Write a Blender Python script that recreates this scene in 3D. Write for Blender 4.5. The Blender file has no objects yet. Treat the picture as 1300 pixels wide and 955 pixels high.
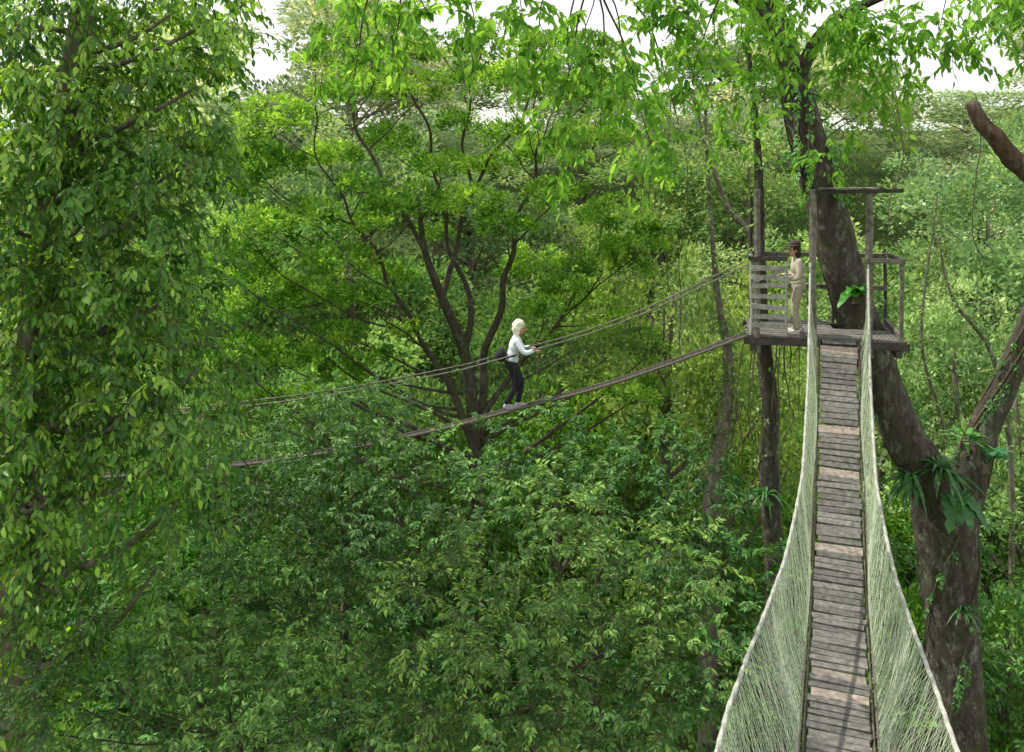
import bpy, math, random
import numpy as np
from mathutils import Vector, Matrix
F=1120.; HY=200.; CZ=24.
SC=bpy.context.scene; COL=SC.collection
rng=np.random.default_rng(7); random.seed(7)
def W(px,py,Y): return np.array([(px-650)/F*Y, Y, CZ-(py-HY)/F*Y])
def nrm(a):
    a=np.asarray(a,float); return a/(np.linalg.norm(a,axis=-1,keepdims=True)+1e-9)
def ground_z(x,y):
    t=np.clip((y-26)/75,0,1); return 27*t*t*(3-2*t)+.6*np.sin(x*.13)*np.cos(y*.11)*np.clip((y-5)/20,0,1)
# ---------------------------------------------------------------- materials
def newmat(name):
    m=bpy.data.materials.new(name); m.use_nodes=True; nt=m.node_tree; nt.nodes.clear()
    return m,nt,nt.nodes,nt.links
def ramp(n,stops):
    r=n.new('ShaderNodeValToRGB'); e=r.color_ramp.elements
    e[0].position=stops[0][0]; e[0].color=(*stops[0][1],1); e[1].position=stops[-1][0]; e[1].color=(*stops[-1][1],1)
    for p,c in stops[1:-1]:
        k=e.new(p); k.color=(*c,1)
    return r
def leafmat(name,dark,mid,light,trans,tf=.35,rough=.5,spec=.25):
    m,nt,n,l=newmat(name)
    at=n.new('ShaderNodeAttribute'); at.attribute_name='rnd'
    r=ramp(n,[(0,dark),(.5,mid),(.9,light),(1,tuple(min(1,c*1.35) for c in light))]); l.new(at.outputs['Fac'],r.inputs[0])
    oi=n.new('ShaderNodeObjectInfo')
    mx=n.new('ShaderNodeMix'); mx.data_type='RGBA'; mx.blend_type='MULTIPLY'; mx.inputs[0].default_value=1
    l.new(r.outputs[0],mx.inputs[6]); l.new(oi.outputs['Color'],mx.inputs[7])
    if spec>0:
        p=n.new('ShaderNodeBsdfPrincipled'); p.inputs['Roughness'].default_value=rough; p.inputs['Specular IOR Level'].default_value=spec
        l.new(mx.outputs[2],p.inputs['Base Color'])
    else:
        p=n.new('ShaderNodeBsdfDiffuse'); l.new(mx.outputs[2],p.inputs[0])
    t=n.new('ShaderNodeBsdfTranslucent')
    m2=n.new('ShaderNodeMix'); m2.data_type='RGBA'; m2.blend_type='MULTIPLY'; m2.inputs[0].default_value=1
    m2.inputs[7].default_value=(*trans,1); l.new(mx.outputs[2],m2.inputs[6]); l.new(m2.outputs[2],t.inputs[0])
    ms=n.new('ShaderNodeMixShader'); ms.inputs[0].default_value=tf
    l.new(p.outputs[0],ms.inputs[1]); l.new(t.outputs[0],ms.inputs[2])
    o=n.new('ShaderNodeOutputMaterial'); l.new(ms.outputs[0],o.inputs[0]); return m
def barkmat(name,c1,c2,c3,scale=3.,bump=.5,lich=.35,rough=.9):
    m,nt,n,l=newmat(name)
    tc=n.new('ShaderNodeTexCoord'); mp=n.new('ShaderNodeMapping'); mp.inputs['Scale'].default_value=(1,1,.3); l.new(tc.outputs['Object'],mp.inputs[0])
    a=n.new('ShaderNodeTexNoise'); a.inputs['Scale'].default_value=scale*3; a.inputs['Detail'].default_value=8; a.inputs['Roughness'].default_value=.7; l.new(mp.outputs[0],a.inputs[0])
    mp2=n.new('ShaderNodeMapping'); mp2.inputs['Scale'].default_value=(1,1,.6); l.new(tc.outputs['Object'],mp2.inputs[0])
    b=n.new('ShaderNodeTexNoise'); b.inputs['Scale'].default_value=scale*1.9; b.inputs['Detail'].default_value=9; b.inputs['Roughness'].default_value=.75; l.new(mp2.outputs[0],b.inputs[0])
    g=n.new('ShaderNodeTexNoise'); g.inputs['Scale'].default_value=scale*.7; g.inputs['Detail'].default_value=8; g.inputs['Roughness'].default_value=.75; l.new(tc.outputs['Object'],g.inputs[0])
    r=ramp(n,[(.3,c1),(.7,c2)]); l.new(a.outputs[0],r.inputs[0])
    r2=ramp(n,[(.60-lich*.3,(0,0,0)),(.72-lich*.3,(.9,.9,.9))]); l.new(b.outputs[0],r2.inputs[0])
    mx=n.new('ShaderNodeMix'); mx.data_type='RGBA'; l.new(r2.outputs[0],mx.inputs[0]); l.new(r.outputs[0],mx.inputs[6]); mx.inputs[7].default_value=(*c3,1)
    r4=ramp(n,[(.52,(0,0,0)),(.66,(.8,.8,.8))]); l.new(g.outputs[0],r4.inputs[0])
    m4=n.new('ShaderNodeMix'); m4.data_type='RGBA'; l.new(r4.outputs[0],m4.inputs[0]); l.new(mx.outputs[2],m4.inputs[6]); m4.inputs[7].default_value=(.06,.09,.02,1)
    p=n.new('ShaderNodeBsdfPrincipled'); p.inputs['Roughness'].default_value=rough; p.inputs['Specular IOR Level'].default_value=.2; l.new(m4.outputs[2],p.inputs['Base Color'])
    bp=n.new('ShaderNodeBump'); bp.inputs['Strength'].default_value=bump; bp.inputs['Distance'].default_value=.08; l.new(a.outputs[0],bp.inputs['Height']); l.new(bp.outputs[0],p.inputs['Normal'])
    o=n.new('ShaderNodeOutputMaterial'); l.new(p.outputs[0],o.inputs[0]); return m
def plainmat(name,c,rough=.8,var=.25,scale=20,spec=.3,attr=None):
    m,nt,n,l=newmat(name)
    tc=n.new('ShaderNodeTexCoord'); a=n.new('ShaderNodeTexNoise'); a.inputs['Scale'].default_value=scale; a.inputs['Detail'].default_value=6; l.new(tc.outputs['Object'],a.inputs[0])
    r=ramp(n,[(.25,tuple(x*(1-var) for x in c)),(.75,tuple(min(1,x*(1+var)) for x in c))]); l.new(a.outputs[0],r.inputs[0])
    out=r.outputs[0]
    if attr:
        at=n.new('ShaderNodeAttribute'); at.attribute_name='rnd'; r3=ramp(n,attr); r3.color_ramp.interpolation='LINEAR'; l.new(at.outputs['Fac'],r3.inputs[0])
        mx=n.new('ShaderNodeMix'); mx.data_type='RGBA'; mx.blend_type='MULTIPLY'; mx.inputs[0].default_value=1; l.new(out,mx.inputs[6]); l.new(r3.outputs[0],mx.inputs[7]); out=mx.outputs[2]
    p=n.new('ShaderNodeBsdfPrincipled'); p.inputs['Roughness'].default_value=rough; p.inputs['Specular IOR Level'].default_value=spec; l.new(out,p.inputs['Base Color'])
    bp=n.new('ShaderNodeBump'); bp.inputs['Strength'].default_value=.3; bp.inputs['Distance'].default_value=.01; l.new(a.outputs[0],bp.inputs['Height']); l.new(bp.outputs[0],p.inputs['Normal'])
    o=n.new('ShaderNodeOutputMaterial'); l.new(p.outputs[0],o.inputs[0]); return m
M={}
M['leaf_left']=leafmat('broad_leaf',(.04,.13,.02),(.12,.28,.04),(.32,.53,.08),(1.6,1.5,.7),.38,.42,.45)
M['leaf_over']=leafmat('overhang_leaf',(.09,.23,.04),(.18,.39,.065),(.31,.54,.10),(1.5,1.4,.7),.5,.5,0)
M['leaf_low']=leafmat('lance_leaf',(.035,.11,.03),(.095,.215,.055),(.22,.40,.10),(1.5,1.5,.8),.32,.5,.35)
M['leaf_mid']=leafmat('clump_leaf',(.05,.15,.022),(.17,.36,.045),(.38,.58,.10),(1.4,1.3,.7),.42,.5,0)
M['leaf_far']=leafmat('far_leaf',(.085,.175,.055),(.17,.31,.09),(.31,.44,.15),(1.5,1.4,.8),.42,.6,0)  # paler base colours carry painted distance haze
M['leaf_vine']=leafmat('vine_leaf',(.10,.19,.065),(.20,.33,.11),(.36,.49,.20),(1.35,1.3,.9),.42,.5,0)  # leaf colours paled to stand for haze
M['leaf_epi']=leafmat('strap_leaf',(.02,.085,.022),(.04,.135,.035),(.08,.21,.05),(1.5,1.6,.8),.3,.4,.4)
M['bark_plat']=barkmat('mossy_bark',(.026,.021,.017),(.12,.10,.08),(.24,.235,.20),2.8,1.,.25)
M['bark_mid']=barkmat('dark_bark',(.03,.024,.018),(.09,.072,.055),(.16,.15,.11),3,.5,.25)
M['bark_far']=barkmat('grey_bark',(.07,.06,.045),(.24,.21,.16),(.28,.29,.22),3,.4,.3)
M['bark_red']=barkmat('red_bark',(.04,.024,.018),(.20,.115,.08),(.22,.21,.16),4,1.,.3)
M['twig']=plainmat('twig_bark',(.10,.085,.05),.8)
M['wood']=plainmat('weathered_wood',(.165,.148,.127),.85,.6,9)
M['wood_dark']=plainmat('dark_wood',(.065,.056,.047),.9,.5,9)
M['wood_pale']=plainmat('pale_wood',(.34,.33,.295),.85,.45,12)
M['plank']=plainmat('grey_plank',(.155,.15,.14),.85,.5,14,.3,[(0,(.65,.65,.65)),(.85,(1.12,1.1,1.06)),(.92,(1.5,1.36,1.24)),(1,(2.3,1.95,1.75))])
M['net_pale']=plainmat('pale_net',(.54,.62,.46),.8,.2,5)
M['net_dark']=plainmat('dark_net',(.05,.05,.04),.8)
M['rope_pale']=plainmat('pale_rope',(.36,.37,.32),.9,.35,25)
M['rope_dark']=plainmat('dark_rope',(.12,.105,.085),.9,.35,25)
M['skin']=plainmat('skin',(.50,.28,.20),.55,.08)
M['white_cloth']=plainmat('white_cloth',(.72,.77,.84),.85,.06,12)
M['black_cloth']=plainmat('black_cloth',(.018,.018,.024),.85,.2,12)
M['khaki']=plainmat('khaki_cloth',(.46,.42,.34),.85,.1,12)
M['khaki2']=plainmat('khaki_trouser',(.43,.38,.30),.85,.1,12)
M['hair_white']=plainmat('white_hair',(.80,.75,.60),.7,.2,60)
M['hair_dark']=plainmat('dark_hair',(.03,.018,.013),.5,.3,60)
M['shoe_grey']=plainmat('grey_shoe',(.45,.47,.49),.6,.25,30)
M['shoe_pale']=plainmat('pale_shoe',(.62,.60,.55),.6,.15,30)
M['hat']=plainmat('brown_felt',(.055,.04,.03),.85)
M['eye']=plainmat('dark_eye',(.02,.015,.012),.3)
# ---------------------------------------------------------------- objects
def empty(name,loc,label,cat,group=None):
    o=bpy.data.objects.new(name,None); COL.objects.link(o); o.location=tuple(loc); o.empty_display_size=.2
    o['label']=label; o['category']=cat
    if group:o['group']=group
    return o
def link(name,me,mat,parent=None,org=None,smooth=False):
    o=bpy.data.objects.new(name,me); COL.objects.link(o); me.materials.append(mat)
    if parent is not None:o.parent=parent
    elif org is not None:o.location=tuple(org)
    if smooth: me.polygons.foreach_set('use_smooth',np.ones(len(me.polygons),bool))
    return o
def rawmesh(name,V,Fq,rnd=None):
    me=bpy.data.meshes.new(name); V=np.ascontiguousarray(V,dtype=np.float32); Fq=np.ascontiguousarray(Fq,dtype=np.int32)
    k=Fq.shape[1]; me.vertices.add(len(V)); me.vertices.foreach_set('co',V.ravel())
    me.loops.add(Fq.size); me.loops.foreach_set('vertex_index',Fq.ravel())
    me.polygons.add(len(Fq)); me.polygons.foreach_set('loop_start',np.arange(0,Fq.size,k,dtype=np.int32))
    if rnd is not None:
        a=me.attributes.new('rnd','FLOAT','FACE'); a.data.foreach_set('value',np.ascontiguousarray(rnd,dtype=np.float32))
    me.update(calc_edges=True); return me
class MB:
    def __init__(s): s.v=[];s.f=[];s.r=[]
    def add(s,v,f,r=0.):
        b=len(s.v); s.v.extend([tuple(map(float,p)) for p in v]); s.f.extend([tuple(b+i for i in q) for q in f]); s.r.extend([r]*len(f))
    def box(s,c,u,v,w,r=0.,jit=0.):
        c=np.asarray(c,float);u=np.asarray(u,float);v=np.asarray(v,float);w=np.asarray(w,float); k=.9
        P=[]
        for a in(-1,1):
            for (b,d) in((-1,-k),(-k,-1),(k,-1),(1,-k),(1,k),(k,1),(-k,1),(-1,k)):
                P.append(c+a*u+b*v+d*w+(rng.normal(0,jit,3) if jit else 0))
        f=[tuple(range(7,-1,-1)),tuple(range(8,16))]+[(i,(i+1)%8,8+(i+1)%8,8+i) for i in range(8)]
        s.add(P,f,r)
    def beam(s,a,b,w,h,r=0.,up=(0,0,1),jit=.004):
        a=np.asarray(a,float);b=np.asarray(b,float);d=nrm(b-a); sd=np.cross(d,up)
        if np.linalg.norm(sd)<.05: sd=np.cross(d,(.97,-.24,0))
        sd=nrm(sd); t=nrm(np.cross(sd,d)); s.box((a+b)/2,(b-a)/2,sd*w/2,t*h/2,r,jit)
    def tube(s,P,R,n=8,r=0.,noise=0.,cap=True,seed=0):
        P=np.asarray(P,float); R=np.broadcast_to(np.asarray(R,float),(len(P),)); T=np.gradient(P,axis=0); T=nrm(T)
        ref=np.array([0,0,1.]) if abs(T[0][2])<.9 else np.array([1.,0,0]); a=nrm(np.cross(T[0],ref)); V=[]
        rg=np.random.default_rng(seed+len(P)); ph=rg.uniform(0,6.28,8)
        for i in range(len(P)):
            a=nrm(a-T[i]*np.dot(a,T[i])); b=np.cross(T[i],a)
            for j in range(n):
                th=2*math.pi*j/n; rr=R[i]
                if noise: rr*=1+noise*(math.sin(3*th+ph[0]+i*.35)*.5+math.sin(5*th+ph[1]-i*.22)*.4+math.sin(i*.9+ph[2]+th)*.4)+rg.normal(0,noise*.25)
                V.append(P[i]+a*math.cos(th)*rr+b*math.sin(th)*rr)
        f=[(i*n+j,i*n+(j+1)%n,(i+1)*n+(j+1)%n,(i+1)*n+j) for i in range(len(P)-1) for j in range(n)]
        if cap: f+= [tuple(range(n-1,-1,-1)),tuple((len(P)-1)*n+j for j in range(n))]
        s.add(V,f,r)
    def ell(s,c,R,n1=9,n2=14,r=0.,rot=None,bump=0.):
        c=np.asarray(c,float); V=[];
        for i in range(n1+1):
            ph=math.pi*i/n1
            for j in range(n2):
                th=2*math.pi*j/n2; q=np.array([math.sin(ph)*math.cos(th)*R[0],math.sin(ph)*math.sin(th)*R[1],math.cos(ph)*R[2]])
                if bump: q=q*(1+rng.normal(0,bump))
                if rot is not None: q=rot@q
                V.append(c+q)
        s.add(V,[(i*n2+j,(i+1)*n2+j,(i+1)*n2+(j+1)%n2,i*n2+(j+1)%n2) for i in range(n1) for j in range(n2)],r)
    def build(s,name,mat,parent=None,org=None,smooth=False):
        V=np.array(s.v); 
        if org is not None: V=V-np.asarray(org)
        me=bpy.data.meshes.new(name); me.from_pydata(V.tolist(),[],s.f)
        a=me.attributes.new('rnd','FLOAT','FACE'); a.data.foreach_set('value',np.array(s.r,dtype=np.float32)); me.update()
        return link(name,me,mat,parent,org,smooth)
def spath(P,R,m=6):
    P=np.asarray(P,float); R=np.asarray(R,float); A=np.vstack([2*P[0]-P[1],P,2*P[-1]-P[-2]]); out=[];rr=[]
    for i in range(1,len(A)-2):
        for k in range(m):
            t=k/m; p0,p1,p2,p3=A[i-1],A[i],A[i+1],A[i+2]
            out.append(.5*((2*p1)+(-p0+p2)*t+(2*p0-5*p1+4*p2-p3)*t*t+(-p0+3*p1-3*p2+p3)*t**3)); rr.append(R[i-1]*(1-t)+R[i]*t)
    out.append(P[-1]); rr.append(R[-1]); return np.array(out),np.array(rr)
def strands(PL,r,tri=3):
    PL=np.asarray(PL,float); m,k,_=PL.shape; T=nrm(np.gradient(PL,axis=1)); ref=np.array([.31,.52,.79]); a=nrm(np.cross(T,ref)); b=np.cross(T,a)
    r=np.broadcast_to(np.asarray(r,float),(m,k))[...,None]
    V=np.stack([PL+r*(a*math.cos(2*math.pi*j/tri)+b*math.sin(2*math.pi*j/tri)) for j in range(tri)],2)
    idx=np.arange(m*k*tri).reshape(m,k,tri); q=[]
    for j in range(tri):
        j2=(j+1)%tri; q.append(np.stack([idx[:,:-1,j],idx[:,:-1,j2],idx[:,1:,j2],idx[:,1:,j]],-1).reshape(-1,4))
    return V.reshape(-1,3),np.vstack(q)
def leafmesh(name,P,D,N,L,Wd,mat,parent,org,rnd,hexa=True):
    n=len(P); D=nrm(D); S=nrm(np.cross(D,N)); Nn=np.cross(S,D); L=np.broadcast_to(L,(n,))[:,None]; w=np.broadcast_to(Wd,(n,))[:,None]/2
    P=P-np.asarray(org)
    if hexa:
        V=np.stack([P, P+D*L*.3+S*w*.92+Nn*w*.35, P+D*L*.66+S*w*.8+Nn*w*.25-Nn*L*.04, P+D*L-Nn*L*.16, P+D*L*.66-S*w*.8+Nn*w*.25-Nn*L*.04, P+D*L*.3-S*w*.92+Nn*w*.35],1)
        b=np.arange(n)[:,None]*6; Fq=np.stack([b+np.array([0,1,2,3]),b+np.array([0,3,4,5])],1).reshape(-1,4); rr=np.repeat(rnd,2)
    else:
        V=np.stack([P,P+D*L*.45+S*w,P+D*L,P+D*L*.45-S*w],1); Fq=(np.arange(n)[:,None]*4+np.array([0,1,2,3])); rr=rnd
    return link(name,rawmesh(name,V.reshape(-1,3),Fq,rr),mat,parent)
def usph(rg,n):
    return nrm(rg.normal(size=(n,3)))
def lobe_clusters(rg,lobes,dens,shell=.6,zmin=-1.,lobevar=0.):
    Cs=[];Os=[];cv=[]
    for (c,r) in lobes:
        r=np.broadcast_to(np.asarray(r,float),(3,)); n=max(3,int(dens*(r[0]*r[2]+r[0]*r[1])*.5*4)); d=usph(rg,n); d=d[d[:,2]>zmin]; n=len(d)
        f=rg.uniform(shell,1.08,n)[:,None]; Cs.append(np.asarray(c)+d*r*f); Os.append(d); cv.append(rg.uniform(-.18,.18,n)+rg.uniform(-1,1)*lobevar)
    return np.vstack(Cs),np.vstack(Os),np.concatenate(cv)
def sprays(rg,O,A,ln,nl,droop,L,Wd,hang=.3,nj=.35,cv=None,twigr=.006):
    m=len(O); A=nrm(A); ln=(ln*rg.uniform(.6,1.3,m)); t=np.linspace(.12,1,nl); Z=np.array([0,0,1.])
    PP=O[:,None]+A[:,None]*(ln[:,None]*t)[...,None]-Z*(droop*ln[:,None]*t*t)[...,None]
    T=nrm(A[:,None]-Z*(2*droop*t)[None,:,None]); S=nrm(np.cross(T,Z+rg.normal(0,.25,(m,1,3))))
    sg=np.where(np.arange(nl)%2==0,1,-1)[None,:,None]; sg=np.broadcast_to(sg,(m,nl,1)).copy()
    D=T*.55+S*sg*rg.uniform(.5,1.,(m,nl,1))-Z*hang+rg.normal(0,.22,(m,nl,3)); D[:,-1]=T[:,-1]-Z*hang
    N=Z+rg.normal(0,nj,(m,nl,3))+A[:,None]*.35
    rn=np.clip(.45+(cv[:,None] if cv is not None else 0)+rg.normal(0,.2,(m,nl)),0,1)
    LL=L*rg.uniform(.65,1.2,(m,nl))*(1-.25*t); 
    tw=strands(np.concatenate([O[:,None],PP[:,::max(1,nl//4)]],1),twigr)
    return PP.reshape(-1,3),D.reshape(-1,3),N.reshape(-1,3),LL.ravel(),(LL*(Wd/L)).ravel(),rn.ravel(),tw
def spray_crown(rg,parent,org,lobes,mat,dens,per,ln,nl,droop,L,Wd,hang,shell=.55,zmin=-.7,out=.8,up=.15,spread=.22,cname='crown',twigr=.005,nj=.35,lv=.1):
    Cc,Oo,cv=lobe_clusters(rg,lobes,dens,shell,zmin,lv); m=len(Cc)
    O=np.repeat(Cc,per,0)+rg.normal(0,spread,(m*per,3)); A=np.repeat(Oo,per,0)*out+rg.normal(0,.5,(m*per,3))+np.array([0,0,up]); cv=np.repeat(cv,per)
    P,D,N,LL,WW,rn,tw=sprays(rg,O,A,ln,nl,droop,L,Wd,hang,nj,cv,twigr)
    o=leafmesh(cname,P,D,N,LL,WW,mat,parent,org,rn,True)
    t=link('twigs',rawmesh('twigs',tw[0]-np.asarray(org),tw[1],np.zeros(len(tw[1]))),M['twig'],o)
    return o
def puff_crown(rg,parent,org,lobes,mat,dens,per,rad,L,Wd,shell=.7,zmin=-.4,flat=.7,cname='crown',upb=.9,lv=.12):
    Cc,Oo,cv=lobe_clusters(rg,lobes,dens,shell,zmin,lv); m=len(Cc); n=m*per
    d=usph(rg,n); P=np.repeat(Cc,per,0)+d*np.array([1,1,flat])*(rad*rg.uniform(.3,1.,n)**.6)[:,None]
    out=np.repeat(Oo,per,0); D=d*.8+out*.5+rg.normal(0,.5,(n,3))+np.array([0,0,.15]); N=out*.6+np.array([0,0,upb])+rg.normal(0,.45,(n,3))
    rn=np.clip(.45+np.repeat(cv,per)*1.2+rg.normal(0,.17,n),0,1); LL=L*rg.uniform(.6,1.3,n)
    return leafmesh(cname,P,D,N,LL,LL*Wd/L,mat,parent,org,rn,False)
def branch_to(mb,stem,srad,tgt,r1=.015,rg=rng,n=6,kr=.5,sag=.12,seed=0,steep=.8):
    st=np.asarray(stem); df=tgt-st; hz=np.linalg.norm(df[:,:2],axis=1); d=np.linalg.norm(df,axis=1)+2.5*np.maximum(0,steep*hz-df[:,2]); i=int(np.argmin(d)); a=st[i]; r0=max(r1*1.6,min(srad[i]*kr,.02+.02*np.linalg.norm(tgt-a)))
    t=np.linspace(0,1,9)[:,None]; ll=np.linalg.norm(tgt-a); mid=(a+tgt)/2+np.array([0,0,-sag*ll])+rg.normal(0,.07*ll,3)
    P=(1-t)**2*a+2*t*(1-t)*mid+t*t*tgt+np.sin(t*9+seed)*.02*ll*np.array([1,.4,.3])*t*(1-t)*4
    mb.tube(P,np.linspace(r0,r1,9),n,noise=.05,seed=seed)
# ================================================================= setting
gx=np.concatenate([-np.geomspace(1500,60,8),np.linspace(-50,50,41),np.geomspace(60,1500,8)]); gy=np.concatenate([[-1500,-400,-100,-40],np.linspace(-20,130,61),np.geomspace(160,3000,7)])
X,Y=np.meshgrid(gx,gy); Vg=np.stack([X,Y,ground_z(X,Y)],-1).reshape(-1,3); nx=len(gx); Fg=np.array([(j*nx+i,j*nx+i+1,(j+1)*nx+i+1,(j+1)*nx+i) for j in range(len(gy)-1) for i in range(nx-1)])
gm=plainmat('forest_floor',(.07,.11,.03),.95,.5,.6)
g_=link('ground',rawmesh('ground',Vg,Fg),gm,smooth=True); g_['kind']='structure'; g_['label']='forest floor rising into a hillside behind the trees'; g_['category']='ground'
# ================================================================= walkway one
pd=np.array([.3474,.9377,0]); pp=np.array([.9377,-.3474,0])
def bc(y):
    y=np.asarray(y,float); return np.stack([.3705*y,y,CZ-5.85+np.where(y>10,.071,.02)*(y-10)**2],-1)
def hh(y): return np.interp(y,[1,8,12,16],[1.15,1.1,1.2,1.36])
def ho(y): return np.interp(y,[1,7,8,9,10,12,14,16],[.86,.86,.80,.70,.60,.47,.46,.49])
def rope_pt(y,s): return bc(y)+pp*(s*ho(y))[...,None]+np.array([0,0,1.])*hh(y)[...,None]
br=empty('rope_bridge',bc(1.),'long slatted rope bridge sagging toward the viewer with pale netting sides','rope bridge'); org=bc(1.)
d=MB(); y=1.; k=0
while y<15.95:
    c=bc(y); t=nrm(bc(y+.02)-bc(y-.02)); w=np.cross(pp,t)
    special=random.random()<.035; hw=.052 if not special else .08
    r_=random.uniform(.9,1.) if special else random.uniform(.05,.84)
    c=c+pp*random.uniform(-.012,.012)
    d.box(c+w*random.uniform(-.004,.008),(pp+t*random.uniform(-.04,.04))*(.30+random.uniform(-.015,.015)),t*hw,w*.014,r_,.0035)
    y+=(hw*2+random.uniform(.012,.028))*t[1]; k+=1
d.build('deck',M['plank'],br,org).location=(0,0,0)
ys=np.linspace(1,16,90)
for s in(-1,1):
    a=MB(); P=rope_pt(ys,s)
    a.tube(P,.019,7); 
    for ph in(0,2.1,4.2):
        an=np.linspace(0,110,600)+ph; P2=rope_pt(np.linspace(1,16,600),s); a.tube(P2+.013*np.stack([np.cos(an)*.9,np.zeros(600),np.sin(an)],-1),.012,5,cap=False)
    a.build('hand_rope',M['rope_pale'],br,org,True)
    a=MB()
    for off,dz in((.33,-.03),(.37,.05)): a.tube(bc(ys)+pp*s*off+np.array([0,0,dz]),.014,6)
    a.build('deck_cable',M['rope_dark'],br,org,True)
    PL=[]; cell=.04
    for dr in(1,-1):
        for s0 in np.arange(1,16.0,cell):
            h=np.linspace(0,1,12); yy=s0+dr*h*.5+rng.normal(0,.014,12); yy=np.clip(yy,1,15.98)
            lo=bc(yy)+pp*s*.36; hi=rope_pt(yy,s); bul=np.sin(h*math.pi)[:,None]*pp*s*.07*np.sin(yy*2.1)[:,None]
            PL.append(lo*(1-h[:,None])+hi*h[:,None]+bul-np.array([0,0,.10])*(np.sin(h*math.pi)*.5)[:,None]+rng.normal(0,.003,(12,3)))
    V,Q=strands(PL,.0018); link('netting',rawmesh('netting',V-org,Q),M['net_pale'],br)
    PL=[]
    for s0 in np.arange(1.2,15.9,.31):
        h=np.linspace(0,1,7); yy=s0+h*.1*rng.normal(); yy=np.clip(yy,1,15.98); lo=bc(yy)+pp*s*.37; hi=rope_pt(yy,s)
        PL.append(lo*(1-h[:,None])+hi*h[:,None]+pp*s*.03*np.sin(h*3.1)[:,None])
    V,Q=strands(PL,.004,4); link('suspender_ropes',rawmesh('suspender_ropes',V-org,Q),M['net_pale'],br)
# ================================================================= platform
an=math.radians(14); U=np.array([math.cos(an),-math.sin(an),0]); Vv=np.array([math.sin(an),math.cos(an),0]); Zv=np.array([0,0,1.]); PO=bc(16.)+np.array([0,.02,-.02])
def PF(u,v,z): return PO+U*u+Vv*v+Zv*z
pl=empty('viewing_platform',PF(-.2,.9,0),'weathered timber viewing platform with slatted rail, built round the leaning trunk','platform'); po=PF(-.2,.9,0)
a=MB()
for i,v in enumerate(np.arange(.09,1.9,.165)):
    u0=-1.6+random.uniform(-.04,.02); u1=1.12+random.uniform(-.03,.05)
    if 1.0<v<1.75:
        a.beam(PF(u0,v,0),PF(.0,v,0),.15,.035,random.uniform(.2,.8)); a.beam(PF(.98,v,0),PF(u1,v,0),.15,.035,random.uniform(.2,.8))
    else: a.beam(PF(u0,v,0),PF(u1,v,0),.15,.035,random.uniform(.2,.8))
a.build('deck',M['plank'],pl,po)
for (p,q,w,h) in [((-1.66,.03,-.09),(1.2,.03,-.09),.09,.13),((-1.66,1.85,-.09),(1.2,1.85,-.09),.09,.13),((-1.5,-.02,-.22),(-1.5,2.,-.22),.1,.12),((-.42,-.02,-.22),(-.42,2.,-.22),.1,.12),((1.02,-.02,-.22),(1.02,2.,-.22),.1,.12)]:
    a=MB(); a.beam(PF(*p),PF(*q),w,h,.3); a.build('joist',M['wood_dark'],pl,po)
for (u,v,z0,z1,w,m) in [(-1.42,.05,-.3,2.72,.12,'wood'),(-1.52,.10,-.2,1.5,.08,'wood_pale'),(-.44,.05,-.45,2.72,.13,'wood'),(.53,.05,-.3,2.66,.13,'wood'),(1.08,.06,-.2,1.5,.08,'wood'),(-1.5,1.85,-.3,2.6,.09,'wood_dark'),(1.08,1.85,-.3,1.5,.07,'wood_dark'),(-.89,.08,-.02,1.42,.05,'wood_pale'),(.1,1.9,-.1,1.4,.07,'wood_dark')]:
    a=MB(); P=[PF(u+random.uniform(-.012,.012),v,z0+(z1-z0)*k/7) for k in range(8)]
    a.tube(P,[w/2*random.uniform(.9,1.08) for k in range(8)],7,noise=.06,seed=int(abs(u*10)))
    a.build('post',M[m],pl,po)
a=MB(); a.beam(PF(-.55,.05,2.67),PF(1.1,.05,2.72),.07,.07,.3,jit=.006); a.build('top_beam',M['wood_dark'],pl,po)
a=MB(); a.beam(PF(-.3,.0,2.75),PF(.7,.1,2.76),.15,.02,.3,jit=.006); a.build('top_board',M['wood'],pl,po)
for (p,q,w,m) in [((-1.55,.0,1.44),(-.88,.0,1.45),.07,'wood_dark'),((-1.5,1.82,1.34),(1.1,1.82,1.36),.10,'wood'),((-1.55,.05,1.44),(-1.5,1.82,1.36),.06,'wood_dark'),((1.08,.05,1.46),(1.08,1.82,1.40),.06,'wood_dark'),((.53,.0,1.46),(1.12,.0,1.45),.08,'wood'),((-1.5,1.82,.7),(1.1,1.82,.72),.06,'wood'),((1.08,.05,.08),(1.08,1.8,.08),.06,'wood')]:
    a=MB(); a.beam(PF(*p),PF(*q),w,.08,.5); a.build('hand_rail',M[m],pl,po)
for i,(z,dz) in enumerate([(1.26,.01),(1.10,-.02),(.93,.03),(.74,.0),(.56,-.03),(.37,.02),(.20,0)]):
    a=MB(); a.beam(PF(-1.52,-.01,z),PF(-.87+random.uniform(-.03,.03),-.01,z+dz),.022,.085,.5,jit=.007); a.build('slat',M['wood_pale'],pl,po)
a=MB(); a.beam(PF(-1.5,-.04,1.02),PF(-.9,-.04,1.25),.02,.05,.5); a.build('slat',M['wood_pale'],pl,po)
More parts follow.
